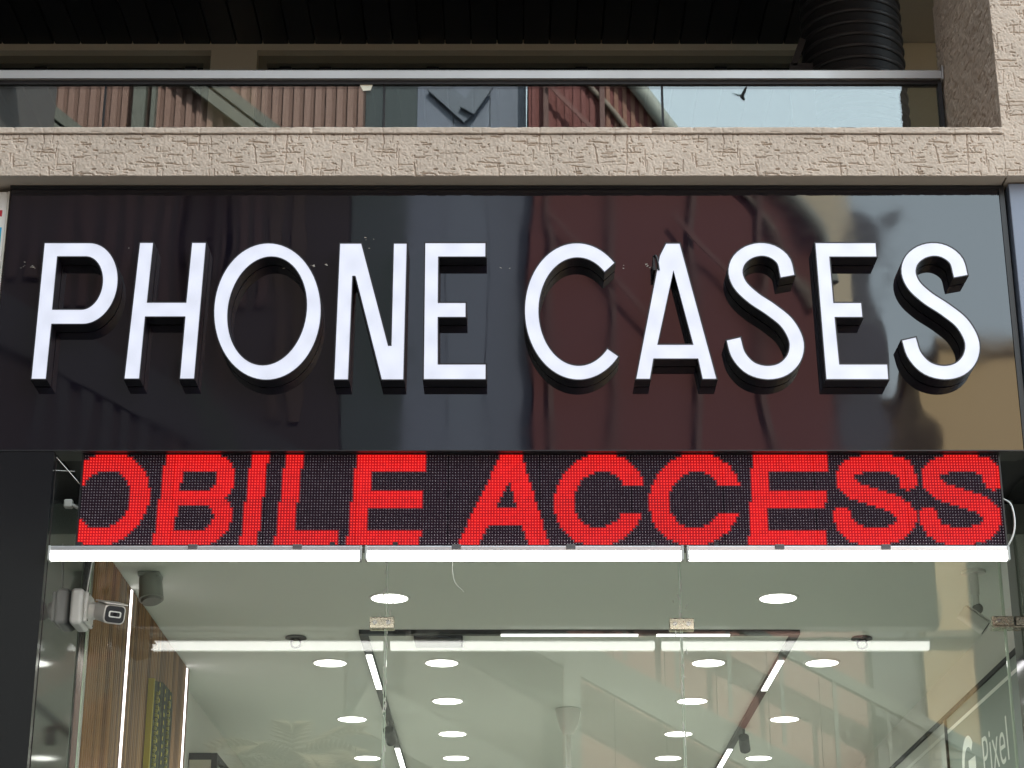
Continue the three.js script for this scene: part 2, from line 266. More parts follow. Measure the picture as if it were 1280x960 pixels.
{
  const bowlO = ell(-1.508, 4.3965, 0.111, 0.1555, PI / 2, -PI / 2, 36), bowlI = ell(-1.516, 4.3975, 0.068, 0.1035, PI / 2, -PI / 2, 30);
  letter('P', [[-1.669, 4.034], [-1.667, 4.552], ...bowlO, [-1.618, 4.241], [-1.620, 4.034]], [[[-1.619, 4.501], ...bowlI, [-1.620, 4.294]]], 'white letter P with black sides, first letter of PHONE');
  letter('H', [[-1.346, 4.035], [-1.327, 4.553], [-1.281, 4.553], [-1.288, 4.321], [-1.148, 4.321], [-1.141, 4.553], [-1.093, 4.553], [-1.105, 4.035], [-1.153, 4.035], [-1.148, 4.269], [-1.291, 4.269], [-1.296, 4.035]], [], 'white letter H with black sides, between P and O');
  letter('O', ell(-0.861, 4.291, 0.187, 0.260, 0, 2 * PI * (1 - 1 / 72), 71, -0.03), [ell(-0.862, 4.292, 0.140, 0.2085, 0, 2 * PI * (1 - 1 / 64), 63, 0.03)], 'white oval letter O with black sides, between H and N');
  letter('N', [[-0.617, 4.032], [-0.613, 4.550], [-0.538, 4.550], [-0.4335, 4.157], [-0.421, 4.157], [-0.421, 4.550], [-0.376, 4.550], [-0.378, 4.032], [-0.452, 4.032], [-0.5545, 4.425], [-0.5665, 4.425], [-0.570, 4.032]], [], 'white letter N with black sides, between O and E');
  letter('E', Eshape(-0.306, 0.003), [], 'white letter E with black sides, last letter of PHONE');
  letter('C', [...ell(0.232, 4.2915, 0.186, 0.260, 45 * deg, 318 * deg, 60), ...ell(0.233, 4.2895, 0.140, 0.2075, 316 * deg, 47 * deg, 56)], [], 'white letter C with black sides, first letter of CASES');
  const A = letter('A', [[0.432, 4.034], [0.527, 4.503], [0.550, 4.550], [0.598, 4.550], [0.710, 4.034], [0.663, 4.034], [0.650, 4.110], [0.493, 4.110], [0.479, 4.034]], [[[0.573, 4.447], [0.635, 4.161], [0.508, 4.161]]], 'white letter A with black sides and a loose strip of trim at its top');
  part(A, 'loose_trim', [tube([[0.527, 4.475, 0.072], [0.522, 4.512, 0.075], [0.517, 4.533, 0.073], [0.509, 4.534, 0.06]], 0.0045, 16, 6), box(0.507, 0.516, 4.48, 4.531, 0.02, 0.068)], M.blackTrim);
  letter('S', strokeOutline(Spts, 0.0495), [], 'white letter S with black sides, between A and E of CASES');
  letter('E', Eshape(1.093, 0.010), [], 'white letter E with black sides, between the two letters S');
  letter('S', strokeOutline(Spts.map(([x, y]) => [x + 0.614 - 0.03 * (x - 0.889) * 0, y]), 0.0495), [], 'white letter S with black sides, last letter of CASES');
}

// ---------------------------------------------------------------- red LED message display
const COLS = 321, ROWS = 32;
const bits = new Uint8Array(COLS * ROWS);
{ // message glyphs in cells, row 0 at the top, as the moving text stands in the photograph
  const set = (inside) => { for (let r = 0; r < ROWS; r++) for (let c = 0; c < COLS; c++) { const y = r + 0.5, x = c + 0.5 + (y - 16) * 0.085; if (inside(x, y)) bits[r * COLS + c] = 1; } };
  const rect = (x0, x1, y0, y1) => set((x, y) => x >= x0 && x <= x1 && y >= y0 && y <= y1);
  const ring = (cx, rx, t, gap) => set((x, y) => { const dx = (x - cx), dy = (y - 16), o = (dx / rx) ** 2 + (dy / 16.4) ** 2, i = (dx / (rx - t)) ** 2 + (dy / (16.4 - t * 0.95)) ** 2; return o <= 1 && i >= 1 && !(gap && dx > rx * 0.38 && dy > -5.2 && dy < 4.6); });
  const E = (x0, x1) => { rect(x0, x0 + 6, 0, 32); rect(x0, x1 - 0.5, 0, 6); rect(x0, x1 - 0.8, 13.2, 18.6); rect(x0, x1, 27.2, 32); };
  const S = (x0, w) => { const P = [[0.90, 9.5], [0.84, 5], [0.62, 3.1], [0.4, 3.1], [0.17, 5.2], [0.12, 9], [0.24, 12.6], [0.5, 15.4], [0.78, 18.4], [0.90, 22.5], [0.80, 27], [0.58, 29], [0.38, 28.8], [0.18, 26.4], [0.1, 22]].map(([a, b]) => V(x0 + a * w, b, 0)); const c = new THREE.CatmullRomCurve3(P).getPoints(80); set((x, y) => c.some((q) => (q.x - x) ** 2 + (q.y - y) ** 2 < 3.05 ** 2)); };
  ring(8.1, 15.6, 6.3);
  // B
  rect(27.5, 34, 0, 32); rect(34, 45, 0, 5.8); rect(34, 45, 12.9, 18.2); rect(34, 46, 26.6, 32);
  set((x, y) => x > 44 && ((x - 44) / 8.6) ** 2 + ((y - 9) / 9) ** 2 <= 1 && ((x - 44) / 2.6) ** 2 + ((y - 9.2) / 3.6) ** 2 >= 1);
  set((x, y) => x > 44 && ((x - 44) / 9.4) ** 2 + ((y - 22.5) / 9.6) ** 2 <= 1 && ((x - 44) / 3.2) ** 2 + ((y - 22.4) / 4.2) ** 2 >= 1);
  rect(57.6, 63.4, 0, 32);
  rect(69.6, 75.6, 0, 32); rect(69.6, 91.2, 26.8, 32);
  E(94.6, 119.6);
  set((x, y) => { const k = y / 32, l = 145.2 - 12.4 * k, r = 152.2 + 12.2 * k; return (x > l && x < l + 7) || (x < r && x > r - 7) || (y > 19.4 && y < 24.6 && x > l && x < r); });
  ring(181, 15.8, 6.6, true); ring(214.2, 15.9, 6.6, true);
  E(233.6, 260.4); S(262.6, 28.6); S(292.6, 28.2);
}
{
  const x0 = -1.503, y1 = 3.8135, zf = -0.03, CELL = 0.01, CV = 0.0103;
  const t = thing('led_display', 'long red LED message display under the black sign', 'LED display', [0.1, 3.475, -0.03]);
  const ch = 6, tex = (draw) => canvasTex(1926, 192, draw);
  const face = tex((c, w, h) => { c.fillStyle = '#2b1d26'; c.fillRect(0, 0, w, h); c.fillStyle = '#120e12'; for (let k = 0; k <= 10; k++) c.fillRect(k * 192 - 1, 0, 2, h); for (let i = 0; i < 1500; i++) { c.fillStyle = `rgba(90,80,85,${0.15 * rnd()})`; c.fillRect(rnd() * w, rnd() * h, 3, 3); } });
  const lit = tex((c, w, h) => { c.fillStyle = '#000'; c.fillRect(0, 0, w, h); c.fillStyle = '#7a0203'; for (let r = 0; r < ROWS; r++) for (let q = 0; q < COLS; q++) if (bits[r * COLS + q]) c.fillRect(q * ch - 3, r * ch - 2, ch + 6, ch + 4); for (let r = 0; r < ROWS; r++) for (let q = 0; q < COLS; q++) if (bits[r * COLS + q]) { const e = (0.86 + 0.14 * hash(q >> 5, r >> 4, 9)) * (0.84 + 0.16 * hash(q, r, 4)) * (r === 15 || r === 16 ? 0.93 : 1); c.fillStyle = `rgb(${Math.round(255 * e)},5,6)`; c.fillRect(q * ch, r * ch, ch, ch); } });  // scattered diode glow painted in: red fill with a dimmer halo round lit cells
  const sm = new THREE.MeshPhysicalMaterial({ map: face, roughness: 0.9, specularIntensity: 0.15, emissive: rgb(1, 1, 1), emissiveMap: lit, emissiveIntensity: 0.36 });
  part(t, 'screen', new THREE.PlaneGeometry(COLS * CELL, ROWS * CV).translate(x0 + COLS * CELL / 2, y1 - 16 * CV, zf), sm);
  part(t, 'cabinet', box(x0 - 0.006, x0 + COLS * CELL + 0.006, 3.478, 3.8155, -0.11, zf - 0.002), M.blackTrim);
  part(t, 'frame', [box(x0 - 0.006, x0 + COLS * CELL + 0.006, 3.478, 3.4835, zf - 0.002, zf + 0.004), box(x0 - 0.006, x0 - 0.0005, 3.4837, 3.8155, zf - 0.002, zf + 0.004), box(x0 + COLS * CELL + 0.0005, x0 + COLS * CELL + 0.006, 3.4837, 3.8155, zf - 0.002, zf + 0.004)], M.blackTrim);
  const dot = new THREE.CylinderGeometry(0.0015, 0.0021, 0.004, 7).rotateX(PI / 2);
  const onM = new THREE.MeshPhysicalMaterial({ color: rgb(0.25, 0.02, 0.02), roughness: 0.6, specularIntensity: 0.2, emissive: rgb(1, 0.045, 0.03), emissiveIntensity: 0.85 }), offM = phys([0.25, 0.205, 0.225], 0.6, { specularIntensity: 0.3 });
  const n1 = bits.reduce((a, b) => a + b, 0);
  const on = new THREE.InstancedMesh(dot, onM, n1), off = new THREE.InstancedMesh(dot, offM, COLS * ROWS - n1), m4 = new THREE.Matrix4(), tint = new THREE.Color(); let a = 0, b = 0;
  for (let r = 0; r < ROWS; r++) for (let q = 0; q < COLS; q++) {
    m4.makeTranslation(x0 + (q + 0.5) * CELL - 0.1, y1 - (r + 0.5) * CV - 3.475, 0.002);
    if (bits[r * COLS + q]) on.setMatrixAt(a++, m4);
    else { const k = 0.7 + 0.6 * rnd(); off.setColorAt(b, tint.setRGB(k, k, k)); off.setMatrixAt(b++, m4); }
  }
  for (const [o, n] of [[on, 'lit_diodes'], [off, 'unlit_diodes']]) { o.name = n; o.userData.kind = 'stuff'; o.castShadow = o.receiveShadow = true; t.add(o); }
  // hangers up to the sign box
  for (const x of [-1.2, -0.2, 0.8, 1.5]) part(t, 'hanger', box(x, x + 0.03, 3.8155, 3.842, -0.1, -0.06), M.darkMetal);
}
mark(part(scene, 'power_cable', tube([[1.712, 3.66, -0.05], [1.735, 3.635, -0.03], [1.7425, 3.585, -0.02], [1.737, 3.53, -0.02], [1.718, 3.488, -0.03], [1.70, 3.470, -0.05]], 0.0032, 30, 7), M.whitePlastic), 'thin white power cable looping beside the end of the LED display', 'cable');

// ---------------------------------------------------------------- tube lights under the display
{
  const lamp = glow([1, 0.99, 0.95], 5.2, 0.7);
  [[-1.583, -0.516], [-0.500, 0.584], [0.600, 1.698]].forEach(([a, b], i) => {
    const t = thing('tube_light', `lit white tube light under the LED display, ${['one above the outdoor bullet camera', 'middle of the row of three', 'one ending by the white cable'][i]}`, 'tube light', [(a + b) / 2, 3.425, -0.02], 'tube lights under the LED display');
    part(t, 'housing', rbox(a, b, 3.4452, 3.4627, 0.004, 0.036, 0.003), M.alu);
    const s = new THREE.Shape(); s.absarc(0, 0, 0.0155, PI, 2 * PI, false); s.lineTo(0.0155, 0.016); s.lineTo(-0.0155, 0.016); s.closePath();
    part(t, 'diffuser', new THREE.ExtrudeGeometry(s, { depth: b - a - 0.012, bevelEnabled: false, curveSegments: 10 }).rotateY(PI / 2).translate(a + 0.006, 3.4292, 0.02), lamp);
    for (const [p, q] of [[a - 0.003, a + 0.0055], [b - 0.0055, b + 0.003]]) part(t, 'end_cap', rbox(p, q, 3.4127, 3.4637, 0.002, 0.038, 0.002), mat([0.45, 0.45, 0.42], 0.5));
    for (const c of [[-1.092, -0.734], [-0.19, 0.201], [0.915, 1.279]][i]) part(t, 'clip', rbox(c - 0.016, c + 0.016, 3.4492, 3.4672, 0.0, 0.04, 0.002), mat([0.10, 0.09, 0.09], 0.6));
    for (const c of [a + 0.1, b - 0.1]) part(t, 'hanger', box(c - 0.008, c + 0.008, 3.4628, 3.4775, -0.04, 0.03), M.darkMetal);
    const l = new THREE.RectAreaLight(rgb(1, 0.99, 0.95), 3.5, b - a - 0.02, 0.02); l.position.set((a + b) / 2, 3.4125, 0.02); l.lookAt((a + b) / 2, 0, 0.02); scene.add(l);
  });
}

// ---------------------------------------------------------------- granite pillars of the shop front
const jambGrain = dataTex(256, (u, v) => 0.6 + 0.8 * fbm(u * 30, v * 30, 41, 3, 30));
{
  const g = M.granite.clone(); g.map = rep(jambGrain, 2, 2); const gf = M.graniteFront;
  const a = thing('granite_pillar', 'black pillar with polished dark granite return beside the outdoor camera', 'pillar', [-1.9, 0, -0.3]);
  part(a, 'front_slab', [box(-2.5, -1.602, 0.14, 2.6, -0.04, 0), box(-2.5, -1.602, 2.6035, 3.8155, -0.04, 0)], gf);
  part(a, 'return_slab', box(-1.625, -1.600, 0.14, 3.83, -0.66, -0.0405), g);
  part(a, 'core', box(-2.5, -1.626, 0.14, 3.83, -0.66, -0.041), M.black);
  part(a, 'steel_edge', box(-1.6035, -1.586, 0.14, 3.83, -0.705, -0.6605), M.steel);
  const b = thing('granite_pillar', 'black pillar with polished granite return beside the poster wall', 'pillar', [2.1, 0, -0.3]);
  part(b, 'front_slab', box(1.872, 2.6, 0.14, 3.8155, -0.04, 0), gf);
  part(b, 'return_slab', box(1.870, 1.895, 0.14, 3.83, -0.66, -0.0405), g);
  part(b, 'core', box(1.896, 2.6, 0.14, 3.83, -0.66, -0.041), M.black);
}
{ // small bracket and brace at the hidden end of the display
  const t = thing('display_bracket', 'small metal clamp and thin brace holding the end of the LED display', 'bracket', [-1.55, 3.6, -0.05]);
  part(t, 'brace', rod(V(-1.598, 3.80, -0.02), V(-1.505, 3.70, -0.05), 0.0022), M.steel);
  part(t, 'clamp', [rbox(-1.565, -1.535, 3.625, 3.655, -0.07, -0.04, 0.006), rod(V(-1.545, 3.64, -0.05), V(-1.509, 3.622, -0.055), 0.006)], mat([0.3, 0.3, 0.27], 0.5));
  part(t, 'rail', rod(V(-1.60, 3.755, -0.03), V(-1.535, 3.755, -0.04), 0.0018), M.steel);
}

// ---------------------------------------------------------------- frameless glass front
{
  const t = thing('glass_front', 'frameless glass shop front of three panes with steel patch fittings', 'glass front', [0.1, 0.15, -0.65]);
  for (const [x0, x1] of [[-1.585, -0.4715], [-0.4665, 0.6275], [0.6325, 1.8345]]) {
    const p = part(t, 'pane', box(x0 + 0.002, x1 - 0.002, 0.16, 3.838, -0.656, -0.644), M.shopGlass);
    part(p, 'polished_edge', [box(x0 - 0.0003, x0 + 0.0018, 0.16, 3.838, -0.657, -0.643), box(x1 - 0.0018, x1 + 0.0003, 0.16, 3.838, -0.657, -0.643)], M.glassEdge);
  }
  part(t, 'end_edge', box(1.8348, 1.8405, 0.16, 3.838, -0.659, -0.641), M.glassEdge);
  for (const [sx, sy] of [[-0.469, 3.358], [0.630, 3.353]]) { // beads of silicone along the joint
    const gs = []; for (let i = 0; i < 46; i++) { const y = 2.7 + 1.0 * rnd() ** 0.8, l = 0.004 + 0.02 * rnd() ** 2, near = Math.abs(y - sy) < 0.12; gs.push(new THREE.SphereGeometry(1, 7, 5).scale(0.0016 + 0.0016 * rnd(), l, 0.0015).rotateZ((rnd() - 0.5) * 0.5).translate(sx + (rnd() - 0.5) * (near ? 0.05 : 0.012), y, -0.6425)); }
    part(t, 'sealant', gs, phys([0.62, 0.63, 0.56], 0.35)).userData.kind = 'stuff';
  }
  const fit = mat([0.62, 0.58, 0.46], 0.32, { metalness: 0.9, roughnessMap: grime });
  for (const [x, y] of [[-0.484, 3.358], [0.632, 3.353]]) {
    const f = part(t, 'patch_fitting', [rbox(x - 0.046, x + 0.046, y - 0.022, y + 0.022, -0.643, -0.628, 0.003), rbox(x - 0.046, x + 0.046, y - 0.022, y + 0.022, -0.673, -0.657, 0.003)], fit);
    for (const s of [-0.026, 0.024]) part(f, 'screw', new THREE.CylinderGeometry(0.0085, 0.0085, 0.004, 14).rotateX(PI / 2).translate(x + s, y, -0.6265), M.steel);
  }
  const f = part(t, 'patch_fitting', [rbox(1.785, 1.868, 3.345, 3.382, -0.643, -0.626, 0.003), box(1.79, 1.89, 3.3375, 3.3425, -0.68, -0.62)], fit);
  part(f, 'screw', new THREE.CylinderGeometry(0.008, 0.008, 0.004, 12).rotateX(PI / 2).translate(1.81, 3.364, -0.6245), M.steel);
}

mark(part(scene, 'loose_wire', tube([[-0.20, 3.455, -0.02], [-0.205, 3.40, -0.03], [-0.195, 3.35, -0.03], [-0.165, 3.315, -0.02]], 0.0007, 20, 5), mat([0.35, 0.36, 0.32], 0.6)), 'short thin loose wire dangling below the middle tube light', 'wire');
// ---------------------------------------------------------------- shop interior
const YC = 3.708;
{
  const floorM = phys([0.55, 0.54, 0.51], 0.25), wallM = new THREE.MeshStandardMaterial({ color: rgb(0.72, 0.72, 0.68), roughness: 0.8, map: rep(grime, 0.4, 0.4) });
  wallM.map = null;
  structure('shop_floor', box(-1.9, 2.4, 0.02, 0.15, -8.2, -0.6), floorM);
  structure('shop_ceiling', box(-1.9, 2.4, YC, YC + 0.12, -8.2, -0.66), mat([0.69, 0.725, 0.675], 0.9));
  structure('shop_side_wall', box(-1.9, -1.665, 0.15, YC, -8.2, -0.705), wallM);
  structure('shop_poster_wall', [box(2.15, 2.4, 0.15, YC, -8.2, -0.67), box(1.897, 2.149, 0.15, YC, -0.72, -0.67)], wallM);
  structure('shop_back_wall', box(-1.664, 2.149, 0.15, YC, -8.2, -8.0), wallM);
}
const grain = dataTex(256, (u, v) => { const a = fbm(u * 26, v * 3, 101, 4), b = vnoise(u * 90, v * 5, 107); const k = 0.62 + 0.5 * (a - 0.4) + 0.28 * (b - 0.5); return [k, k * 0.98, k * 0.95]; });
{ // fluted timber wall, each slat a piece
  const t = thing('timber_wall', 'brown fluted timber panelling on the shop side wall', 'wall panelling', [-1.6, 0.15, -1.8]);
  part(t, 'backing', box(-1.664, -1.606, 0.15, YC - 0.002, -2.98, -0.71), mat([0.07, 0.036, 0.017], 0.8));
  const tones = [[0.40, 0.205, 0.085], [0.24, 0.115, 0.045], [0.50, 0.28, 0.125], [0.32, 0.165, 0.068]].map((c, i) => { const m = mat(c, 0.55, { map: rep(grain, 0.12, 1.1) }); m.map.offset.set(i * 0.23, i * 0.31); return m; });
  const slatG = new RoundedBoxGeometry(0.022, YC - 0.16, 0.027, 1, 0.005);
  for (let i = 0; i < 60; i++) {
    const z = -0.735 - i * 0.0372; if (Math.abs(z + 1.44) < 0.026 || z < -2.9) continue;
    const o = new THREE.Mesh(slatG, tones[Math.floor(hash(i, 5) * 4)]); o.name = 'slat'; o.castShadow = o.receiveShadow = true; o.position.set(-1.594 + 1.6, 0.155 + (YC - 0.16) / 2 - 0.15, z + 1.8); t.add(o);
  }
  part(t, 'end_strip', box(-1.664, -1.584, 0.15, YC - 0.003, -3.0, -2.9805), mat([0.16, 0.09, 0.045], 0.6));
}
{ // vertical light strips in the timber wall
  const em = glow([1, 0.86, 0.96], 2.4, 0.6);
  for (const [z, w, lb] of [[-1.44, 0.017, 'nearest the glass'], [-2.925, 0.017, 'at the far end']]) {
    const t = thing('strip_light', `thin lit vertical light strip in the timber wall, ${z > -2 ? 'before the wall hanging' : 'past the wall hanging'}`, 'light strip', [-1.59, 0.16, z], 'light strips in the timber wall');
    part(t, 'channel', box(-1.605, -1.588, 0.16, YC - 0.008, z - w / 2 - 0.004, z + w / 2 + 0.004), M.alu);
    part(t, 'diffuser', rbox(-1.5878, -1.580, 0.165, YC - 0.012, z - w / 2, z + w / 2, 0.003, 1), em);
    const l = new THREE.RectAreaLight(rgb(1, 0.88, 0.96), 3.2, 0.012, 3.4); l.position.set(-1.5785, 1.93, z); l.lookAt(3, 1.93, z); scene.add(l);
  }
}
{ // beaded wall hanging on the timber
  const t = thing('wall_hanging', 'dark green and yellow woven wall hanging on the timber panelling', 'wall hanging', [-1.57, 2.2, -2.2]);
  const cloth = new THREE.MeshStandardMaterial({ roughness: 0.9, map: canvasTex(256, 512, (c) => {
    c.fillStyle = '#353c2a'; c.fillRect(0, 0, 256, 512);
    for (let i = 0; i < 2600; i++) { c.fillStyle = ['#23281c', '#6b7350', '#191a14', '#5d5c2a', '#2b3424'][Math.floor(rnd() * 5)]; c.fillRect(rnd() * 256, rnd() * 512, 3 + rnd() * 5, 3 + rnd() * 5); }
    c.fillStyle = '#16170f'; for (const x of [0, 60, 125, 190, 240]) c.fillRect(x, 0, 14, 512);
    c.fillStyle = '#c2b03a'; for (let y = 4; y < 512; y += 14) for (const x of [20, 84, 148, 212]) c.fillRect(x, y, 9, 7);
  }) });
  const s = new THREE.Shape(); [[-2.47, 2.25], [-1.95, 2.2], [-1.95, 3.425], [-2.2, 3.47], [-2.44, 3.475], [-2.485, 3.40]].forEach(([z, y], i) => i ? s.lineTo(-z, y) : s.moveTo(-z, y));
  const g = new THREE.ExtrudeGeometry(s, { depth: 0.016, bevelEnabled: false }).rotateY(PI / 2); // shape x runs along -z
  g.translate(-1.582, 0, 0);
  const uv = g.attributes.uv, ps = g.attributes.position; for (let i = 0; i < uv.count; i++) uv.setXY(i, (-1.94 - ps.getZ(i)) / 0.56, (ps.getY(i) - 2.2) / 1.3);
  part(t, 'cloth', g, cloth);
  part(t, 'yellow_border', box(-1.581, -1.556, 2.2, 3.43, -1.949, -1.925), mat([0.42, 0.34, 0.03], 0.7));
  const beads = []; for (let i = 0; i < 60; i++) beads.push(new THREE.IcosahedronGeometry(0.010, 0).translate(-1.562, 2.24 + i * 0.0195, -2.05 - 0.004 * (i % 3)), new THREE.IcosahedronGeometry(0.009, 0).translate(-1.562, 2.26 + i * 0.0195, -2.36 + 0.004 * (i % 2)));
  part(t, 'beads', beads, mat([0.30, 0.28, 0.07], 0.5)).userData.kind = 'stuff';
}
{ // wall display case on the far side wall
  const t = thing('display_case', 'glass topped display case with black corner post past the timber wall', 'display case', [-1.4, 0.15, -4.2]);
  part(t, 'carcass', box(-1.66, -1.546, 0.15, 3.37, -4.6, -3.6), mat([0.50, 0.46, 0.37], 0.6));
  part(t, 'corner_post', rbox(-1.545, -1.515, 0.15, 3.405, -3.63, -3.597, 0.003), M.black);
  part(t, 'top_rail', [box(-1.66, -1.546, 3.372, 3.405, -3.63, -3.598), box(-1.545, -1.516, 3.375, 3.403, -4.6, -3.631)], M.black);
  part(t, 'side_glass', box(-1.5455, -1.537, 0.15, 3.374, -4.6, -3.632), phys([0.5, 0.56, 0.5], 0.05));
}
// recessed downlights
{
  const ringM = mat([0.78, 0.78, 0.76], 0.45), em = glow([1, 0.99, 0.96], 2.6, 0.8);
  const proto = new THREE.Group();
  const ring = new THREE.Mesh(new THREE.LatheGeometry([[0.0775, 0.004], [0.0775, -0.006], [0.083, -0.007], [0.088, -0.004], [0.090, 0.001]].map(([x, y]) => new THREE.Vector2(x, y)), 40), ringM); ring.name = 'trim_ring';
  const dif = new THREE.Mesh(new THREE.CylinderGeometry(0.0774, 0.0774, 0.004, 40).translate(0, -0.0042, 0), em); dif.name = 'diffuser';
  for (const o of [ring, dif]) o.receiveShadow = true; proto.add(ring, dif);
  const rows = { '-1.605': 'in the row by the glass', '-2.845': 'in the second row', '-3.75': 'in the third row', '-4.24': 'in the fourth row', '-4.67': 'in the fifth row', '-5.45': 'in the sixth row' };
  const cols = { '-0.88': 'nearest the timber wall', '-0.52': 'on the timber wall side', '-0.34': 'inside the track, timber side', '0.95': 'inside the track, poster side', '1.13': 'on the poster wall side', '1.5': 'nearest the poster wall' };
  for (const [x, z] of [[-0.52, -1.605], [1.13, -1.605], [-0.88, -2.845], [-0.34, -2.845], [0.95, -2.845], [1.5, -2.845], [-0.34, -3.75], [0.95, -3.75], [-0.88, -4.24], [1.5, -4.24], [-0.34, -4.67], [0.95, -4.67], [-0.88, -5.45], [-0.34, -5.45], [0.95, -5.45], [1.5, -5.45]]) {
    const o = proto.clone(); o.name = numbered('downlight'); o.position.set(x, YC, z); scene.add(o);
    mark(o, `round lit ceiling downlight ${rows[z]}, ${cols[x]}`, 'downlight', 'round downlights in the shop ceiling');
    const s = new THREE.SpotLight(rgb(0.98, 1, 0.95), 1.6, 0, 1.35, 0.6); s.position.set(x, YC - 0.012, z); s.target.position.set(x, 0, z); s.castShadow = true; s.shadow.radius = 2; scene.add(s, s.target);
  }
}
{ // magnetic track frame on the ceiling
  const t = thing('track_light', 'black rectangular ceiling track with lit white bars', 'track light', [0.3, 3.69, -4]);
  const y0 = YC - 0.020, y1 = YC + 0.001, xa = -0.675, xb = 1.285, w = 0.018, blk = mat([0.014, 0.015, 0.018], 0.45), em = glow([1, 0.98, 1.0], 2.2, 0.7);
  part(t, 'rail', [box(xa - w, xb + w, y0, y1, -2.2 - w, -2.2 + w)], blk);
  part(t, 'rail', [box(xa - w, xa + w, y0, y1, -7.2, -2.2 - w - 0.0005)], blk);
  part(t, 'rail', [box(xb - w, xb + w, y0, y1, -7.2, -2.2 - w - 0.0005)], blk);
  part(t, 'rail', [box(xa - w, xb + w, y0, y1, -7.2 - 2 * w, -7.2005)], blk);
  for (const [a, b] of [[-0.05, 0.57], [0.655, 0.985]]) part(t, 'light_bar', box(a, b, y0 - 0.004, y0 - 0.0005, -2.2 - w * 0.8, -2.2 + w * 0.9), em);
  for (const [a, b] of [[-3.36, -2.60], [-5.95, -5.03]]) part(t, 'light_bar', box(xa - w * 0.8, xa + w * 0.8, y0 - 0.004, y0 - 0.0005, a, b), em);
  for (const [a, b] of [[-3.40, -2.72], [-6.0, -5.06]]) part(t, 'light_bar', box(xb - w * 0.8, xb + w * 0.8, y0 - 0.004, y0 - 0.0005, a, b), em);
  part(t, 'driver_box', rbox(-0.446, -0.225, YC - 0.032, YC - 0.0005, -2.41, -2.225, 0.004), mat([0.03, 0.034, 0.042], 0.5));
  for (const [x, z] of [[xa + 0.004, -4.22], [xb + 0.012, -4.45]]) {
    const s = part(t, 'spot_head', [rod(V(x, y0, z), V(x, y0 - 0.05, z), 0.008), rod(V(x - 0.005, y0 - 0.05, z + 0.03), V(x + 0.01, y0 - 0.105, z - 0.05), 0.03, 18, 0.03)], blk);
    part(s, 'lens', rod(V(x + 0.01, y0 - 0.105, z - 0.05), V(x + 0.0105, y0 - 0.108, z - 0.054), 0.026, 18), M.alu);
  }
}
for (const [x, z, lb] of [[-0.991, -2.32, 'on the timber wall side'], [1.607, -2.335, 'on the poster wall side']]) {
  const t = thing('ceiling_hook', `small dark metal hook hanging from the shop ceiling ${lb}`, 'hook', [x, YC - 0.05, z], 'hooks in the shop ceiling');
  part(t, 'plate', new THREE.CylinderGeometry(0.045, 0.05, 0.008, 20).translate(x, YC - 0.004, z), M.darkMetal);
  part(t, 'loop', new THREE.TorusGeometry(0.022, 0.005, 8, 18).translate(x, YC - 0.03, z), M.darkMetal);
}
{ // ceiling fan
  const t = thing('ceiling_fan', 'white ceiling fan with conical canopy and long down rod', 'ceiling fan', [0.302, 2.6, -3.98]);
  const x = 0.302, z = -3.98, L = (pts) => new THREE.LatheGeometry(pts.map(([a, b]) => new THREE.Vector2(a, b)), 32).translate(x, 0, z), wm = phys([0.70, 0.70, 0.66], 0.35);
  part(t, 'canopy', L([[0.0, YC - 0.001], [0.068, YC - 0.001], [0.069, YC - 0.006], [0.060, YC - 0.05], [0.045, YC - 0.105], [0.028, YC - 0.135], [0.012, YC - 0.14]]), wm);
  part(t, 'down_rod', L([[0.0135, YC - 0.13], [0.0135, 3.27]]), wm);
  part(t, 'motor', L([[0.0135, 3.30], [0.025, 3.285], [0.032, 3.235], [0.05, 3.21], [0.10, 3.195], [0.125, 3.15], [0.12, 3.10], [0.06, 3.08], [0, 3.08]]), wm);
  for (let k = 0; k < 3; k++) { const a = k * 2.094 + 0.5, g = rbox(0.12, 0.6, 3.118, 3.124, -0.065, 0.065, 0.003).rotateX(0); g.rotateY(a).translate(x, 0, z); part(t, 'blade', g, wm); }
}
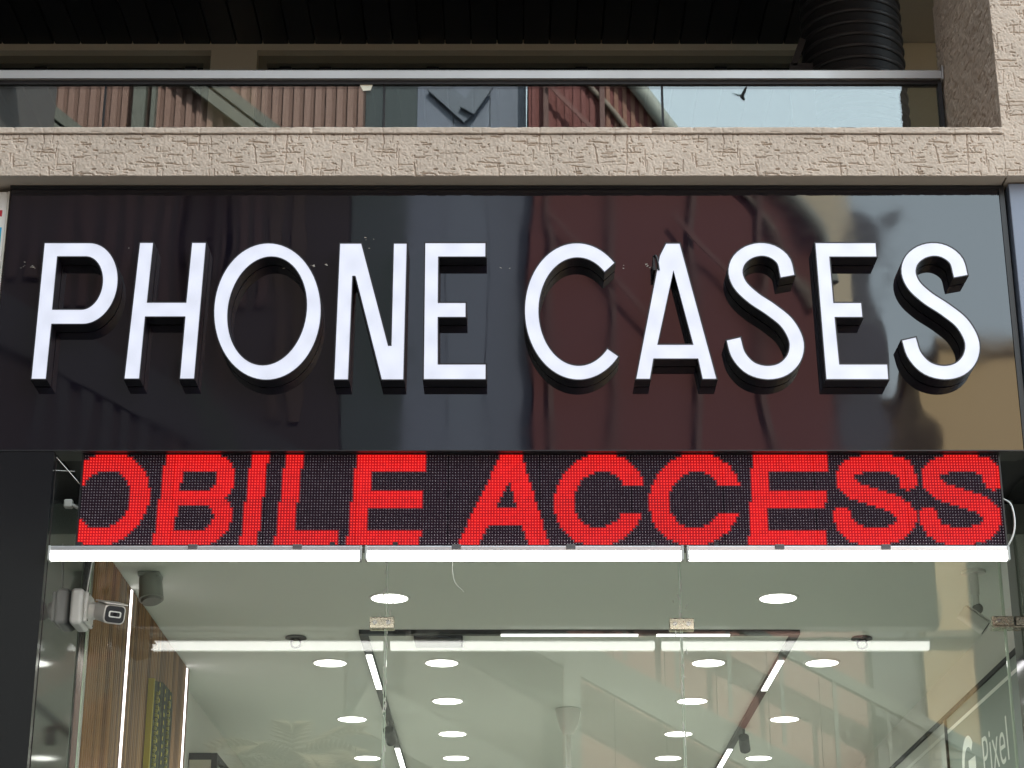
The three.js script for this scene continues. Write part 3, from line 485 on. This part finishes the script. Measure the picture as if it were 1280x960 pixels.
{ // poster panel on the right-hand wall
  const t = thing('poster_panel', 'grey poster panel with white line and large white lettering on the shop wall', 'poster', [2.14, 1.4, -2]);
  const z0 = -3.06, z1 = -0.76, y0 = 1.4, y1 = 3.472, W = 1536, H = Math.round(W * (y1 - y0) / (z1 - z0)), k = W / (z1 - z0);
  const print = canvasTex(W, H, (c) => {
    c.fillStyle = '#8b9790'; c.fillRect(0, 0, W, H);
    c.fillStyle = '#f4f7f2'; const Y = (y) => (y1 - y) * k, Z = (z) => (z - z0) * k;
    c.fillRect(0, Y(3.418), W, 0.018 * k);
    c.textBaseline = 'alphabetic';
    c.font = '200px sans-serif'; const w = c.measureText('Pixel').width; c.save(); c.translate(Z(-2.40), Y(3.075)); c.scale(0.515 * k / w, 0.185 * k / 150); c.fillText('Pixel', 0, 0); c.restore();
    // the round G mark: ring open at the upper right with a bar
    c.lineWidth = 0.052 * k; c.strokeStyle = '#f4f7f2'; c.save(); c.translate(Z(-2.665), Y(3.175)); c.beginPath(); c.ellipse(0, 0, 0.115 * k, 0.115 * k, 0, 0, -0.72, false); c.stroke(); c.fillRect(-0.005 * k, -0.026 * k, 0.146 * k, 0.052 * k); c.restore();
  });
  const pg = new THREE.PlaneGeometry(z1 - z0, y1 - y0).rotateY(-PI / 2).translate(2.1285, (y0 + y1) / 2, (z0 + z1) / 2);
  part(t, 'backing', box(2.13, 2.149, y0, y1, z0, z1), M.whitePaint);
  part(t, 'print', pg, new THREE.MeshStandardMaterial({ map: print, roughness: 0.5 }));
  part(t, 'top_bead', box(2.118, 2.149, y1 + 0.0005, y1 + 0.02, -6.2, z1), M.black);
  part(t, 'side_bead', box(2.118, 2.149, y0, y1, z0 - 0.02, z0 - 0.0005), M.black);
  const n = box(2.13, 2.149, y0, y1, -6.2, z0 - 0.021);
  part(t, 'side_board', n, mat([0.55, 0.56, 0.52], 0.6));
  part(t, 'white_line', box(2.127, 2.1295, 3.40, 3.418, -6.2, z0 - 0.021), M.whitePaint);
}

// ---------------------------------------------------------------- cameras
function bullet(t, c, dir, len, s, frontM) { // rounded square camera body, looking along dir from its back at c
  const q = new THREE.Quaternion().setFromRotationMatrix(new THREE.Matrix4().lookAt(V(0, 0, 0), dir.clone().negate(), V(0, 1, 0)));
  const put = (g) => g.applyQuaternion(q).translate(c.x, c.y, c.z); // local +z looks along dir
  const sq = (r, k) => { const S = new THREE.Shape(), w = s * k, h = s * 0.86 * k; S.moveTo(-w + r, -h); S.lineTo(w - r, -h); S.quadraticCurveTo(w, -h, w, -h + r); S.lineTo(w, h - r); S.quadraticCurveTo(w, h, w - r, h); S.lineTo(-w + r, h); S.quadraticCurveTo(-w, h, -w, h - r); S.lineTo(-w, -h + r); S.quadraticCurveTo(-w, -h, -w + r, -h); return S; };
  part(t, 'body', put(new THREE.ExtrudeGeometry(sq(s * 0.45, 0.9), { depth: len, bevelEnabled: true, bevelSize: s * 0.08, bevelThickness: s * 0.15, bevelSegments: 3, curveSegments: 8 })), frontM.body);
  part(t, 'hood', put(new RoundedBoxGeometry(s * 2.1, s * 0.12, len * 1.12, 2, s * 0.05).translate(0, s * 0.92, len * 0.58)), frontM.body);
  const f = part(t, 'front', put(new THREE.ExtrudeGeometry(sq(s * 0.42, 0.84), { depth: 0.003, bevelEnabled: false }).translate(0, 0, len + s * 0.15)), M.black);
  const ringS = (w, h, r) => { const S = new THREE.Shape(); S.moveTo(-w + r, -h); S.lineTo(w - r, -h); S.absarc(w - r, -h + r, r, -PI / 2, 0); S.absarc(w - r, h - r, r, 0, PI / 2); S.lineTo(-w + r, h); S.absarc(-w + r, h - r, r, PI / 2, PI); S.absarc(-w + r, -h + r, r, PI, 1.5 * PI); return S; };
  const rs = ringS(s * 0.55, s * 0.28, s * 0.16); rs.holes.push(ringS(s * 0.44, s * 0.18, s * 0.1));
  part(f, 'lens_ring', put(new THREE.ExtrudeGeometry(rs, { depth: 0.003, bevelEnabled: false, curveSegments: 6 }).translate(0, 0, len + s * 0.15 + 0.0032)), M.whitePlastic);
  part(f, 'lens', put(new THREE.CylinderGeometry(s * 0.16, s * 0.16, 0.003, 16).rotateX(PI / 2).translate(0, 0, len + s * 0.15 + 0.0048)), M.darkGlass);
}
const camM = { body: phys([0.66, 0.62, 0.57], 0.4) };
{
  const t = thing('security_camera', 'white bullet security camera on a junction box fixed to the granite pillar', 'security camera', [-1.57, 3.3, -0.47]);
  part(t, 'junction_box', rbox(-1.5985, -1.551, 3.298, 3.432, -0.545, -0.40, 0.016, 4), M.whitePlastic);
  part(t, 'cover', rbox(-1.5508, -1.536, 3.308, 3.422, -0.535, -0.41, 0.012, 3), M.whitePlastic);
  for (const [y, z] of [[3.318, -0.425], [3.318, -0.52], [3.412, -0.425], [3.412, -0.52]]) part(t, 'screw', new THREE.CylinderGeometry(0.005, 0.005, 0.003, 10).rotateZ(PI / 2).translate(-1.5345, y, z), M.steel);
  part(t, 'base', new THREE.CylinderGeometry(0.03, 0.036, 0.022, 24).rotateZ(-PI / 2).translate(-1.525, 3.362, -0.47), M.whitePlastic);
  part(t, 'arm', rod(V(-1.52, 3.362, -0.47), V(-1.486, 3.362, -0.462), 0.014, 14), M.whitePlastic);
  part(t, 'ball_joint', new THREE.SphereGeometry(0.021, 18, 12).translate(-1.482, 3.362, -0.46), M.whitePlastic);
  bullet(t, V(-1.478, 3.355, -0.45), V(0.46, -0.30, 0.83).normalize(), 0.115, 0.041, camM);
  part(t, 'cable', tube([[-1.555, 3.43, -0.47], [-1.553, 3.47, -0.475], [-1.546, 3.55, -0.48], [-1.54, 3.62, -0.48]], 0.003, 20, 6), M.whitePlastic);
}
{
  const t = thing('security_camera', 'white security camera hanging on a pole from the ceiling by the poster wall', 'security camera', [1.88, 3.4, -1.2]);
  const x = 1.868, z = -1.19;
  part(t, 'ceiling_plate', new THREE.CylinderGeometry(0.05, 0.05, 0.012, 24).translate(x, YC - 0.006, z), M.whitePlastic);
  part(t, 'pole', [rod(V(x, YC - 0.01, z), V(x, YC - 0.10, z), 0.018, 16, 0.018), rod(V(x, YC - 0.10, z), V(x, YC - 0.145, z), 0.014, 16, 0.014)], M.whitePlastic);
  part(t, 'joint', new THREE.SphereGeometry(0.022, 16, 12).translate(x + 0.005, YC - 0.155, z), mat([0.25, 0.25, 0.24], 0.5));
  bullet(t, V(x - 0.055, YC - 0.165, z - 0.02), V(0.80, -0.62, 0.05).normalize(), 0.105, 0.032, { body: M.whitePlastic });
}
{
  const t = thing('ceiling_speaker', 'small grey cylindrical ceiling fixture beside the timber wall', 'ceiling fixture', [-1.46, 3.6, -1.22]);
  part(t, 'mount', rbox(-1.515, -1.425, YC - 0.02, YC - 0.001, -1.27, -1.18, 0.005), mat([0.3, 0.31, 0.29], 0.5));
  part(t, 'body', rod(V(-1.468, YC - 0.02, -1.22), V(-1.455, YC - 0.115, -1.20), 0.046, 24, 0.05), phys([0.30, 0.31, 0.29], 0.4));
  part(t, 'face_ring', rod(V(-1.455, YC - 0.115, -1.20), V(-1.453, YC - 0.125, -1.198), 0.042, 24, 0.038), mat([0.2, 0.2, 0.19], 0.5));
}

// ---------------------------------------------------------------- neighbouring signs
{
  const t = thing('neighbour_sign', 'white shop sign with red checks and cyan field beside the black sign', 'signboard', [-2.6, 3.9, -0.02]);
  const pt = canvasTex(1024, 768, (c) => { c.fillStyle = '#dcd6cf'; c.fillRect(0, 0, 1024, 768); c.fillStyle = '#b51a2c'; for (let i = 0; i < 60; i++) for (let j = 0; j < 2; j++) if ((i + j) % 2 === 0) c.fillRect(1024 - 10 - (i + 1) * 21, 60 + j * 21, 21, 21); c.fillStyle = '#1f9cc0'; c.fillRect(0, 118, 1017, 620); });
  part(t, 'panel', box(-3.25, -1.858, 3.9, 4.83, -0.06, -0.012), M.whitePaint);
  part(t, 'print', new THREE.PlaneGeometry(1.37, 0.925).translate(-2.545, 4.365, -0.0105), new THREE.MeshStandardMaterial({ map: pt, roughness: 0.45 }));
  part(t, 'frame', box(-1.8575, -1.852, 3.9, 4.83, -0.06, -0.006), mat([0.55, 0.5, 0.43], 0.5));
  const r = thing('neighbour_sign', 'pale blue grey signboard edge at the end of the black sign', 'signboard', [2.3, 3.82, 0]);
  part(r, 'panel', rbox(1.823, 2.6, 3.8175, 4.845, -0.08, 0.03, 0.004), phys([0.21, 0.235, 0.30], 0.45));
}

// ---------------------------------------------------------------- across the street (seen in the glass and on the glossy sign)
const corr = (x0, x1, y0, y1, z, pitch, d) => { const gs = []; for (let x = x0; x < x1 - 1e-4; x += pitch) gs.push(box(x, Math.min(x1, x + pitch * 0.55), y0, y1, z - d, z)); return gs; };
{
  const t = thing('clad_tower', 'brown ribbed steel clad building across the street with diagonal braces', 'building', [-6, 0, 14]);
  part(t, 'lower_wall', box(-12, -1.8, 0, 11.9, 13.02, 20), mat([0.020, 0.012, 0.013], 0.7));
  part(t, 'upper_wall', box(-12, -1.8, 11.9, 15, 13.02, 20), mat([0.22, 0.135, 0.11], 0.7));
  part(t, 'ribs', corr(-12, -1.8, 11.95, 14.9, 13.015, 0.13, 0.03), mat([0.30, 0.185, 0.15], 0.6));
  part(t, 'base_wall', box(-12, -1.8, 0.05, 7.3, 12.96, 13.015), mat([0.15, 0.155, 0.14], 0.8));
  const sm = mat([0.16, 0.17, 0.145], 0.6), dk = mat([0.05, 0.06, 0.055], 0.6);
  for (const x of [-8.95, -6.575, -4.2]) {
    for (const o of [-0.13, 0.13]) part(t, 'brace', bar(V(x + o, 13.8, 12.9), V(x + o + 2.25, 11.93, 12.9), 0.13, 0.08), sm);
    part(t, 'brace_line', bar(V(x, 13.8, 12.93), V(x + 2.25, 11.93, 12.93), 0.14, 0.02), dk);
  }
  for (const x of [-9.2, -6.8, -4.43]) { part(t, 'post', box(x - 0.13, x + 0.02, 11.9, 14.9, 12.85, 12.98), sm); part(t, 'post', box(x + 0.09, x + 0.14, 11.9, 14.9, 12.85, 12.98), sm); }
  // dim lower storeys: bays of dark cladding
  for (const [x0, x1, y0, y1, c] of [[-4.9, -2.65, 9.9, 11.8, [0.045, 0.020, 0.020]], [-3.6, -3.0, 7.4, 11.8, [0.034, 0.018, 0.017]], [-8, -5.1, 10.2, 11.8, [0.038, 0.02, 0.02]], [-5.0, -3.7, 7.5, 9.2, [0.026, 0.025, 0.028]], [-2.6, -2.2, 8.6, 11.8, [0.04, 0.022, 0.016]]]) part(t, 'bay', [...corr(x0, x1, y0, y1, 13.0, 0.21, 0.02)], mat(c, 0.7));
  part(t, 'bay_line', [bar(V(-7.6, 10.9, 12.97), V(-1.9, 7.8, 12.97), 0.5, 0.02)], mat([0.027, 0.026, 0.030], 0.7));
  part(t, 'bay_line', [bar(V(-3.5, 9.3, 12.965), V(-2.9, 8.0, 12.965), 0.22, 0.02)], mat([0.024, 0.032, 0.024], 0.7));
}
{
  const t = thing('glazed_bay', 'blue grey glazed stair bay between the clad buildings across the street', 'building', [-0.8, 0, 14]);
  part(t, 'dark_panel', box(-1.795, -1.165, 0, 14.3, 13.3, 20), mat([0.055, 0.075, 0.08], 0.4));
  for (let k = 0; k < 3; k++) part(t, 'panel', box(-1.16 + k * 0.447, -0.722 + k * 0.447, 0, 14.3, 13.3, 20), mat([[0.19, 0.22, 0.285], [0.205, 0.24, 0.305], [0.185, 0.215, 0.275]][k], 0.35));
  part(t, 'louvre', [bar(V(-0.95, 13.6, 13.25), V(-0.5, 13.15, 13.25), 0.24, 0.04), bar(V(-0.3, 13.6, 13.19), V(-0.55, 13.2, 13.19), 0.2, 0.04)], mat([0.15, 0.18, 0.225], 0.5));
}
{
  const t = thing('red_gable_building', 'maroon ribbed building across the street with curved sloping roof', 'building', [1.8, 0, 14]);
  const roof = [[0.2, 14.25], [0.8, 14.1], [1.2, 13.8], [1.52, 13.42], [1.9, 12.84], [2.5, 12.0], [3.05, 11.25], [3.4, 10.65], [3.48, 10.2]];
  const roofY = (x) => { for (let i = 1; i < roof.length; i++) if (x <= roof[i][0]) { const [a, b] = roof[i - 1], [c, d] = roof[i]; return b + (d - b) * (x - a) / (c - a); } return 10.2; };
  const s = new THREE.Shape(); s.moveTo(0.2, 7.75); roof.forEach(([x, y]) => s.lineTo(x, y)); s.lineTo(3.48, 7.75); s.closePath();
  part(t, 'gable_wall', new THREE.ExtrudeGeometry(s, { depth: 6, bevelEnabled: false }).translate(0, 0, 13.05), mat([0.18, 0.052, 0.046], 0.7));
  const ribs = [], ribs2 = []; for (let x = 0.24; x < 3.42; x += 0.1) (x > 1.1 && x < 2.0 ? ribs2 : ribs).push(box(x, x + 0.05, Math.min(12.1, roofY(x + 0.03) - 0.4), roofY(x + 0.03) - 0.08, 13.034, 13.049));
  part(t, 'ribs', ribs, mat([0.19, 0.055, 0.049], 0.65)); part(t, 'tan_ribs', ribs2, mat([0.27, 0.13, 0.09], 0.65));
  const gm = mat([0.34, 0.37, 0.33], 0.6);
  part(t, 'fascia', new THREE.TubeGeometry(new THREE.CatmullRomCurve3(roof.map(([x, y]) => V(x, y - 0.02, 12.95))), 60, 0.10, 8), gm);
  part(t, 'inner_fascia', new THREE.TubeGeometry(new THREE.CatmullRomCurve3(roof.slice(2).map(([x, y]) => V(x - 0.32, y - 0.3, 13.0))), 60, 0.035, 8), mat([0.24, 0.2, 0.16], 0.6));
  for (const x of [0.41, 1.09, 2.0, 2.7]) part(t, 'post', box(x - 0.03, x + 0.03, 7.8, roofY(x) - 0.1, 12.95, 13.015), mat([0.15, 0.075, 0.065], 0.6));
  for (const [a, b, c, d] of [[0.43, 13.42, 1.05, 12.7], [0.45, 11.0, 1.65, 9.6], [1.75, 11.0, 2.95, 9.6]]) part(t, 'brace', bar(V(a, b, 12.9), V(c, d, 12.9), 0.05, 0.02), mat([0.19, 0.075, 0.065], 0.6));
  // paler storeys below: pink panels with joints
  const pink = [[0.58, 0.33, 0.27], [0.62, 0.36, 0.30], [0.55, 0.315, 0.26]].map((c) => mat(c, 0.75));
  for (let k = 0; k < 6; k++) part(t, 'pink_panel', box(0.55 + k * 0.55, 1.09 + k * 0.55, 0.1, 7.7, 13.02, 19), pink[k % 3]);
  part(t, 'grey_wall', box(-1.15, 0.54, 0.1, 7.7, 12.98, 13.28), mat([0.17, 0.175, 0.155], 0.8));
  part(t, 'cornice', box(-1.15, 3.9, 7.66, 7.82, 12.8, 13.04), gm);
}
{
  const t = thing('steel_staircase', 'grey steel staircase climbing the front of the building across the street', 'staircase', [1.5, 0, 12.6]);
  const sm = mat([0.30, 0.32, 0.28], 0.6);
  for (const [x0, y0, x1, y1, w] of [[-0.6, 7.0, 4.4, 4.2, 0.34], [1.0, 7.4, 5.0, 5.2, 0.12], [-1.6, 5.8, 3.2, 3.2, 0.5]]) part(t, 'stringer', bar(V(x0, y0, 12.7), V(x1, y1, 12.7), w, 0.12), sm);
  for (let k = 0; k < 7; k++) { const x = 1.2 + k * 0.55, y = 7.35 - (x - 1.0) * 0.55; part(t, 'baluster', box(x - 0.02, x + 0.02, y - 1.0, y, 12.66, 12.70), sm); }
  part(t, 'post', box(0.55, 0.72, 0, 6.3, 12.55, 12.68), sm);
  part(t, 'post', box(3.6, 3.78, 0, 4.6, 12.55, 12.68), sm);
}
{
  const t = thing('tan_building', 'sunlit tan building with grey column across the street', 'building', [5, 0, 14]);
  part(t, 'wall', box(4.4, 6.4, 0, 9.3, 12.8, 18), mat([0.80, 0.58, 0.31], 0.8));
  part(t, 'column', box(3.86, 4.39, 0, 8.0, 12.9, 14), mat([0.20, 0.21, 0.21], 0.7));
  part(t, 'plant_room', box(3.5, 4.0, 7.83, 9.7, 13.06, 15), mat([0.11, 0.11, 0.13], 0.7));
  part(t, 'pink_pier', box(4.98, 5.14, 0, 7.8, 12.7, 12.79), mat([0.52, 0.30, 0.24], 0.8));
  for (let k = 0; k < 3; k++) part(t, 'sill', box(4.41, 6.38, 5.2 + k * 1.3, 5.27 + k * 1.3, 12.68, 12.795), mat([0.30, 0.24, 0.17], 0.8));
  part(t, 'parapet', box(4.35, 6.45, 9.3, 9.42, 12.72, 18), mat([0.42, 0.31, 0.18], 0.8));
}
{
  const t = thing('cream_tower', 'sunlit cream tower behind the maroon building across the street', 'building', [3.6, 0, 17]);
  part(t, 'wall', box(3.6, 4.4, 0, 14.6, 16.5, 20), mat([0.80, 0.72, 0.52], 0.8));
  part(t, 'stair_core', box(4.4005, 4.78, 0, 12.7, 16.6, 20), mat([0.10, 0.11, 0.125], 0.6));
}
{ // palm by the kerb opposite
  const t = thing('palm_tree', 'small yellowed palm tree across the street', 'palm tree', [-1.9, 0, 9.2]);
  const bx = -1.9, bz = 9.2; part(t, 'trunk', tube([[bx, 0, bz], [bx + 0.05, 2, bz], [bx, 4.55, bz]], 0.09, 20, 10), mat([0.22, 0.17, 0.11], 0.9));
  const fm = [mat([0.32, 0.25, 0.15], 0.8), mat([0.26, 0.21, 0.12], 0.8)], leaves = [[], []];
  for (let k = 0; k < 22; k++) {
    const a = k * 2.4, el = 0.9 - (k / 22) * 1.5, len = 0.75 + 0.25 * rnd();
    for (let s = 0; s < 12; s++) for (const side of [-1, 1]) {
      const f = (s + 1) / 13, r = f * len, px = Math.cos(a) * r * Math.cos(el), pz = Math.sin(a) * r * Math.cos(el), py = r * Math.sin(el) - 0.5 * f * f * len;
      const g = new THREE.ConeGeometry(0.028, 0.30 * (1.1 - 0.6 * f), 4).rotateZ(-PI / 2).translate(0.13, 0, 0).rotateY(-a + side * 0.9).rotateX(0.1); leaves[k % 2].push(g.translate(bx + px, 4.55 + py, bz + pz));
    }
  }
  part(t, 'crown', leaves[0], fm[0]); part(t, 'crown', leaves[1], fm[1]);
}
{ // bird gliding over the street
  const t = thing('bird', 'small dark bird flying above the street', 'bird', [2.26, 11.05, 9]);
  const pos = []; const tri = (...p) => p.forEach((q) => pos.push(2.26 + q[0], 11.06 + q[1], 9 + q[2]));
  const g1 = new THREE.SphereGeometry(0.018, 10, 8).scale(1, 1, 2.6).rotateX(0.3).rotateY(0.6).translate(2.26, 11.05, 9);
  const wing = (sx, up) => { const S = new THREE.Shape(); S.moveTo(0, -0.04); S.quadraticCurveTo(0.12, -0.05, 0.24, 0.02); S.quadraticCurveTo(0.1, 0.07, 0, 0.06); const g = new THREE.ExtrudeGeometry(S, { depth: 0.008, bevelEnabled: false }).rotateX(-PI / 2); if (sx < 0) g.scale(-1, 1, 1); return g.scale(0.5, 0.5, 0.5).rotateZ(sx * up).rotateY(0.6).translate(2.26, 11.06, 9); };
  part(t, 'body', g1, M.black); part(t, 'wing', wing(1, 1.0), M.black); part(t, 'wing', wing(-1, 0.5), M.black);
}

scene.traverse((o) => { if (o.isMesh) { o.castShadow = true; o.receiveShadow = true; } });
renderer.render(scene, camera);
